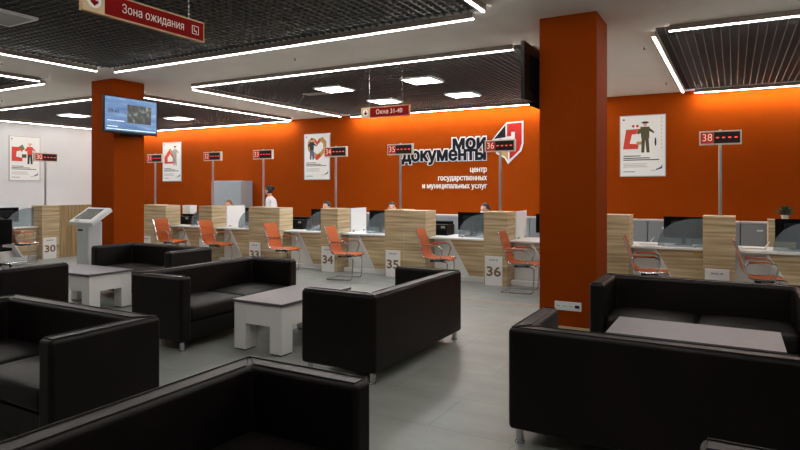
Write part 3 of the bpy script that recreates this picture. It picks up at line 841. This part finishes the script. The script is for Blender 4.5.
for n, x, y, rz in ((31,-10.85,9.02,.14),(32,-9.44,9.0,.14),(33,-7.60,8.95,.12),(34,-6.0,8.74,.18),(35,-4.30,8.95,.14),(37,-1.05,8.98,.10),(38,.31,8.98,.07)):
    dup(chair, 'orange visitor chair with chrome frame in front of window %d' % n, (x,y,0), rz)
dup(chair, 'orange visitor chair at the desk by the white wall, beside sign 30', (-13.2,7.12,0), R90-.1)

# ------------------------------------------------------------------ back office cabinets
def make_low(label, loc):
    t = thing('low_cabinet', label, 'cabinet', loc, 0, 'low grey cabinets along the orange wall')
    MB().box(-.398,.398,0,.42,.05,.94,.003,1).build('body', M['metal_grey'], t)
    MB().box(-.4,.4,-.02,.43,.941,.97,.003,1).build('top', M['metal_grey_lt'], t)
    MB().box(-.38,.38,.03,.4,0,.05).build('plinth', M['black'], t)
    for s in (-1,1):
        xa, xb = sorted((s*.004, s*.394))
        d = MB().box(xa,xb,-.018,-.0005,.06,.93,.003,1).build('door', M['metal_grey'], t)
        MB().box(s*.09-.05,s*.09+.05,-.034,-.0185,.80,.83,.003,1).build('handle', M['cabinet_handle'], d)
    return t
low = None
ORD = 'first second third fourth fifth sixth seventh eighth ninth tenth eleventh twelfth thirteenth fourteenth'.split()
for k in range(14):
    x = -8.4+.81*k
    if low is None: low = make_low('low grey metal cabinet along the orange wall, first from the tall grey cabinet', (x,12.93,0))
    else: dup(low, 'low grey metal cabinet along the orange wall, %s from the tall grey cabinet' % ORD[k], (x,12.93,0))
t = thing('tall_cabinet', 'tall grey metal cabinet against orange wall behind window 32', 'cabinet', (-13.14,12.92,0))
MB().box(-.62,.60,0,.45,0,1.83,.004,1).build('body', M['tall_grey'], t)
for s in (-1,1):
    xa, xb = sorted((s*.006-.01, s*.60-.01))
    d = MB().box(xa,xb,-.018,-.0005,.06,1.81,.003,1).build('door', M['tall_grey'], t)
    MB().box(s*.05-.02,s*.05,-.036,-.0185,.9,1.05).build('handle', M['steel'], d)
t = thing('narrow_cabinet', 'narrow oak cabinet behind the desk of window 38, below the plant', 'cabinet', (.48,10.75,0))
MB().box(-.02,.36,0,.4,0,1.12,.003,1).build('body', M['wood_h'], t)
MB().box(-.018,.358,-.018,-.0005,.05,1.1,.002,1).build('door', M['wood_h'], t)
# plant
t = thing('potted_plant', 'small dark leafy potted plant above the monitor at window 38', 'plant', (.69,10.95,1.12))
MB().cyl((0,0,0),(0,0,.07),.045,.06,n=20).build('pot', M['pot'], t, smooth=True)
mb = MB()
for k in range(110):
    a = random.uniform(0,2*PI); e = random.uniform(.1,1.4); L = random.uniform(.07,.15)
    d = Vector((math.cos(a)*math.cos(e), math.sin(a)*math.cos(e), math.sin(e))); s = d.cross(Vector((0,0,1))).normalized()*.018; o_ = Vector((0,0,.07))
    n_ = s.cross(d).normalized()*.003
    A = [o_+d*L*.2, o_+d*L*.7+s, o_+d*L*1.15, o_+d*L*.7-s]
    up = [mb.bm.verts.new(p+n_) for p in A]; dn = [mb.bm.verts.new(p-n_) for p in A]
    mb.bm.faces.new(up); mb.bm.faces.new(dn[::-1])
    for q in range(4): mb.bm.faces.new((up[q],up[(q+1)%4],dn[(q+1)%4],dn[q]))
mb.build('foliage', M['leaf'], t)

# ------------------------------------------------------------------ people
def evaluated(o):
    bpy.context.view_layer.update(); dg = bpy.context.evaluated_depsgraph_get()
    return bpy.data.meshes.new_from_object(o.evaluated_get(dg))
def skin(verts, edges, radii, root=0, sub=1):
    me = bpy.data.meshes.new('tmp'); me.from_pydata(verts, edges, []); o = bpy.data.objects.new('tmp', me); COL.objects.link(o)
    md = o.modifiers.new('s','SKIN'); md.use_smooth_shade = True
    for i, r in enumerate(radii):
        sv = me.skin_vertices[0].data[i]; sv.radius = (r, r) if not isinstance(r, tuple) else r; sv.use_root = (i == root)
    sb = o.modifiers.new('u','SUBSURF'); sb.levels = sub; sb.render_levels = sub
    m2 = evaluated(o); bpy.data.objects.remove(o); return m2
def person(label, loc, rz, seated, shirt, hair_m, mask=False, bun=False, short_sleeve=False):
    # local: faces -y
    root = thing('person', label, 'person', loc, rz)
    hp = .50 if seated else .86
    V = [(0,.02,hp),(0,.03,hp+.17),(0,.02,hp+.36),(0,.0,hp+.50),(0,-.02,hp+.58)]; Rr = [(.15,.105),(.135,.095),(.155,.10),(.075,.06),(.052,.052)]
    Ed = [(0,1),(1,2),(2,3),(3,4)]
    def add(p, r, par): V.append(p); Rr.append(r); Ed.append((par, len(V)-1)); return len(V)-1
    hands = []
    for s in (-1,1):
        if seated:
            a = add((s*.18,.02,hp+.44),.058,3); b = add((s*.24,-.04,hp+.20),.045,a); c = add((s*.17,-.26,hp+.22),.032,b)
            h = Vector((s*.15,-.33,hp+.23)); hd_ = Vector((-s*.15,-1,0)).normalized()
            k = add((s*.10,-.10,hp+.0),.085,0); kn = add((s*.13,-.42,hp+.0),.06,k); an = add((s*.13,-.40,.10),.042,kn); add((s*.13,-.54,.045),.038,an)
        else:
            a = add((s*.17,.02,hp+.44),.056,3); b = add((s*.23,.05,hp+.18),.043,a); c = add((s*.2,-.12,hp+.02),.031,b)
            h = Vector((s*.18,-.18,hp-.03)); hd_ = Vector((0,-.7,-.7)).normalized()
            k = add((s*.09,.02,hp-.06),.095,0); kn = add((s*.09,.0,.47),.062,k); an = add((s*.09,.03,.10),.042,kn); add((s*.10,-.11,.04),.038,an)
        add(tuple(h),.027,c); hands.append((h, hd_, s))
    me = skin(V, Ed, Rr, 0, 2)
    bm = bmesh.new(); bm.from_mesh(me)
    for h, d, s in hands:                                            # five fingers per hand
        side = d.cross(Vector((0,0,1))).normalized()
        for k, L in enumerate((.072,.082,.076,.058)):
            b0 = h+side*(k-1.5)*.019; p = [b0, b0+d*.045, b0+d*(.045+L*.5)-Vector((0,0,.008)), b0+d*(.045+L*.9)-Vector((0,0,.03))]
            mb = MB(); mb.tube(smooth_path(p,4), .0085, 8); tmp = bpy.data.meshes.new('f'); mb.bm.to_mesh(tmp); mb.bm.free(); bm.from_mesh(tmp)
        th = h-side*s*.02; p = [th, th-side*s*.035+d*.025, th-side*s*.04+d*.06]
        mb = MB(); mb.tube(smooth_path(p,4), .010, 8); tmp = bpy.data.meshes.new('f'); mb.bm.to_mesh(tmp); mb.bm.free(); bm.from_mesh(tmp)
    hz = hp+.69; hy = -.035
    mb = MB(); mb.sphere((0,hy,hz),.076,.095,.115,16)                 # head
    for v in mb.bm.verts:
        q = v.co-Vector((0,hy,hz))
        if q.z < -.02: v.co.x *= 1+.28*(q.z+.02)/.1*.9; 
        if q.z < -.03 and q.y < 0: v.co.y -= .008
    mb.sphere((0,hy-.098,hz-.012),.013,.02,.024,8)                    # nose
    mb.sphere((0,hy-.082,hz-.085),.03,.018,.02,8)                     # chin
    for s in (-1,1): mb.sphere((s*.078,hy+.01,hz-.01),.012,.024,.032,8)
    mb.cyl((0,-.0,hp+.5),(0,hy+.01,hz-.06),.05,.048)
    tmp = bpy.data.meshes.new('h'); mb.bm.to_mesh(tmp); mb.bm.free(); bm.from_mesh(tmp)
    me = bpy.data.meshes.new('body'); bm.to_mesh(me); bm.free()
    o = bpy.data.objects.new('tmp', me); COL.objects.link(o)
    rm = o.modifiers.new('r','REMESH'); rm.mode = 'VOXEL'; rm.voxel_size = .0075; rm.use_smooth_shade = True
    sm = o.modifiers.new('sm','SMOOTH'); sm.iterations = 2; sm.factor = .4
    body = evaluated(o); bpy.data.objects.remove(o); body.name = 'body'
    body.materials.clear()
    for m in (M['skin'], shirt, M['pants'], M['black']): body.materials.append(m)
    col = hp+.545
    for p in body.polygons:
        c = p.center; p.use_smooth = True
        hand = any((c-h).length < .135 and (c-h).dot(d) > -.035 for h, d, s in hands)
        arm_bare = short_sleeve and abs(c.x) > .165 and c.z < hp+.30 and c.z > hp+.02 and c.y < .2 and (abs(c.x) > .2 or c.y < -.1)
        if hand or c.z > col or arm_bare: p.material_index = 0
        elif c.z < .085: p.material_index = 3
        elif c.z < hp+.06: p.material_index = 2
        else: p.material_index = 1
    bo = bpy.data.objects.new('body', body); COL.objects.link(bo); bo.parent = root
    mb = MB()                                                        # hair
    mb.sphere((0,hy+.012,hz+.012),.088,.106,.122,18)
    kill = [v for v in mb.bm.verts if (v.co.y < hy-.055 and v.co.z < hz+.062) or v.co.z < hz-.075 or (v.co.y < hy-.01 and v.co.z < hz+.01)]
    bmesh.ops.delete(mb.bm, geom=kill, context='VERTS')
    r = bmesh.ops.solidify(mb.bm, geom=list(mb.bm.faces), thickness=.012)
    if bun: mb.sphere((0,hy+.125,hz+.06),.045,.04,.045,10)
    mb.build('hair', hair_m, bo, smooth=True)
    for s in (-1,1):
        MB().sphere((s*.031,hy-.086,hz+.004),.012,.007,.008,8).build('eye', M['eye'], bo, smooth=True)
    if mask:
        mb = MB(); mb.sphere((0,hy-.03,hz-.058),.064,.084,.045,14)
        bmesh.ops.delete(mb.bm, geom=[v for v in mb.bm.verts if v.co.y > hy-.02], context='VERTS')
        bmesh.ops.solidify(mb.bm, geom=list(mb.bm.faces), thickness=.004)
        mb.build('face_mask', M['skin_pale'], bo, smooth=True)
    else:
        MB().sphere((0,hy-.092,hz-.055),.024,.008,.008,8).build('mouth', M['lip'], bo, smooth=True)
    return root
def make_office_chair(label, loc, rz):
    t = thing('office_chair', label, 'chair', loc, rz, 'dark staff chairs behind the counter')
    MB().box(-.24,.24,-.27,.2,.34,.405,.025,3).build('seat', M['black_matte'], t, smooth=True)
    MB().box(-.22,.22,.17,.22,.48,.98,.02,3).build('backrest', M['black_matte'], t, smooth=True)
    MB().box(-.03,.03,.16,.2,.36,.55).build('back_stem', M['black'], t)
    MB().cyl((0,0,.08),(0,0,.34),.025).build('gas_column', M['black'], t)
    for k in range(5):
        a = 2*PI*k/5
        l = MB().tube([(0,0,.09),(.27*math.cos(a),.27*math.sin(a),.06)],.018,8).build('base_leg', M['black'], t)
        MB().sphere((.27*math.cos(a),.27*math.sin(a),.028),.028,n=8).build('caster', M['black'], l, smooth=True)
    return t
oc = None
for n, x, y, rz, sh, hm, mk, lab in (
        (31,-11.05,10.95,.3,'shirt_white','hair_brown',False,'light brown haired clerk seated behind partition 32'),
        (33,-8.05,11.0,-.1,'shirt_white','hair_dark',True,'dark haired masked clerk below the heart poster, behind oak block 34'),
        (34,-6.36,11.0,.5,'shirt_black','hair_dark',False,'dark haired clerk without mask, only the head showing behind oak block 35'),
        (35,-4.23,11.0,-.35,'shirt_black','hair_dark',True,'dark haired masked clerk under the wall emblem, behind oak block 36')):
    p = person(lab, (x,y,0), rz, True, M[sh], M[hm], mk)
    lab2 = 'dark staff chair under the clerk behind partition %d' % (n+1)
    if oc is None: oc = make_office_chair(lab2, (x,y,0), rz)
    else: dup(oc, lab2, (x,y,0), rz)
person('standing clerk in white short sleeved shirt, dark hair tied back, behind window 33', (-10.15,11.45,0), -R90+.2, False, M['shirt_white'], M['hair_dark'], False, True, True)
person('person in black clothing seated at the desk by the white wall, at the picture edge', (-12.9,6.43,0), -R90+.1, True, M['shirt_black'], M['hair_dark'])
dup(oc, 'dark chair under the person in black at the picture edge', (-12.9,6.43,0), -R90+.1)
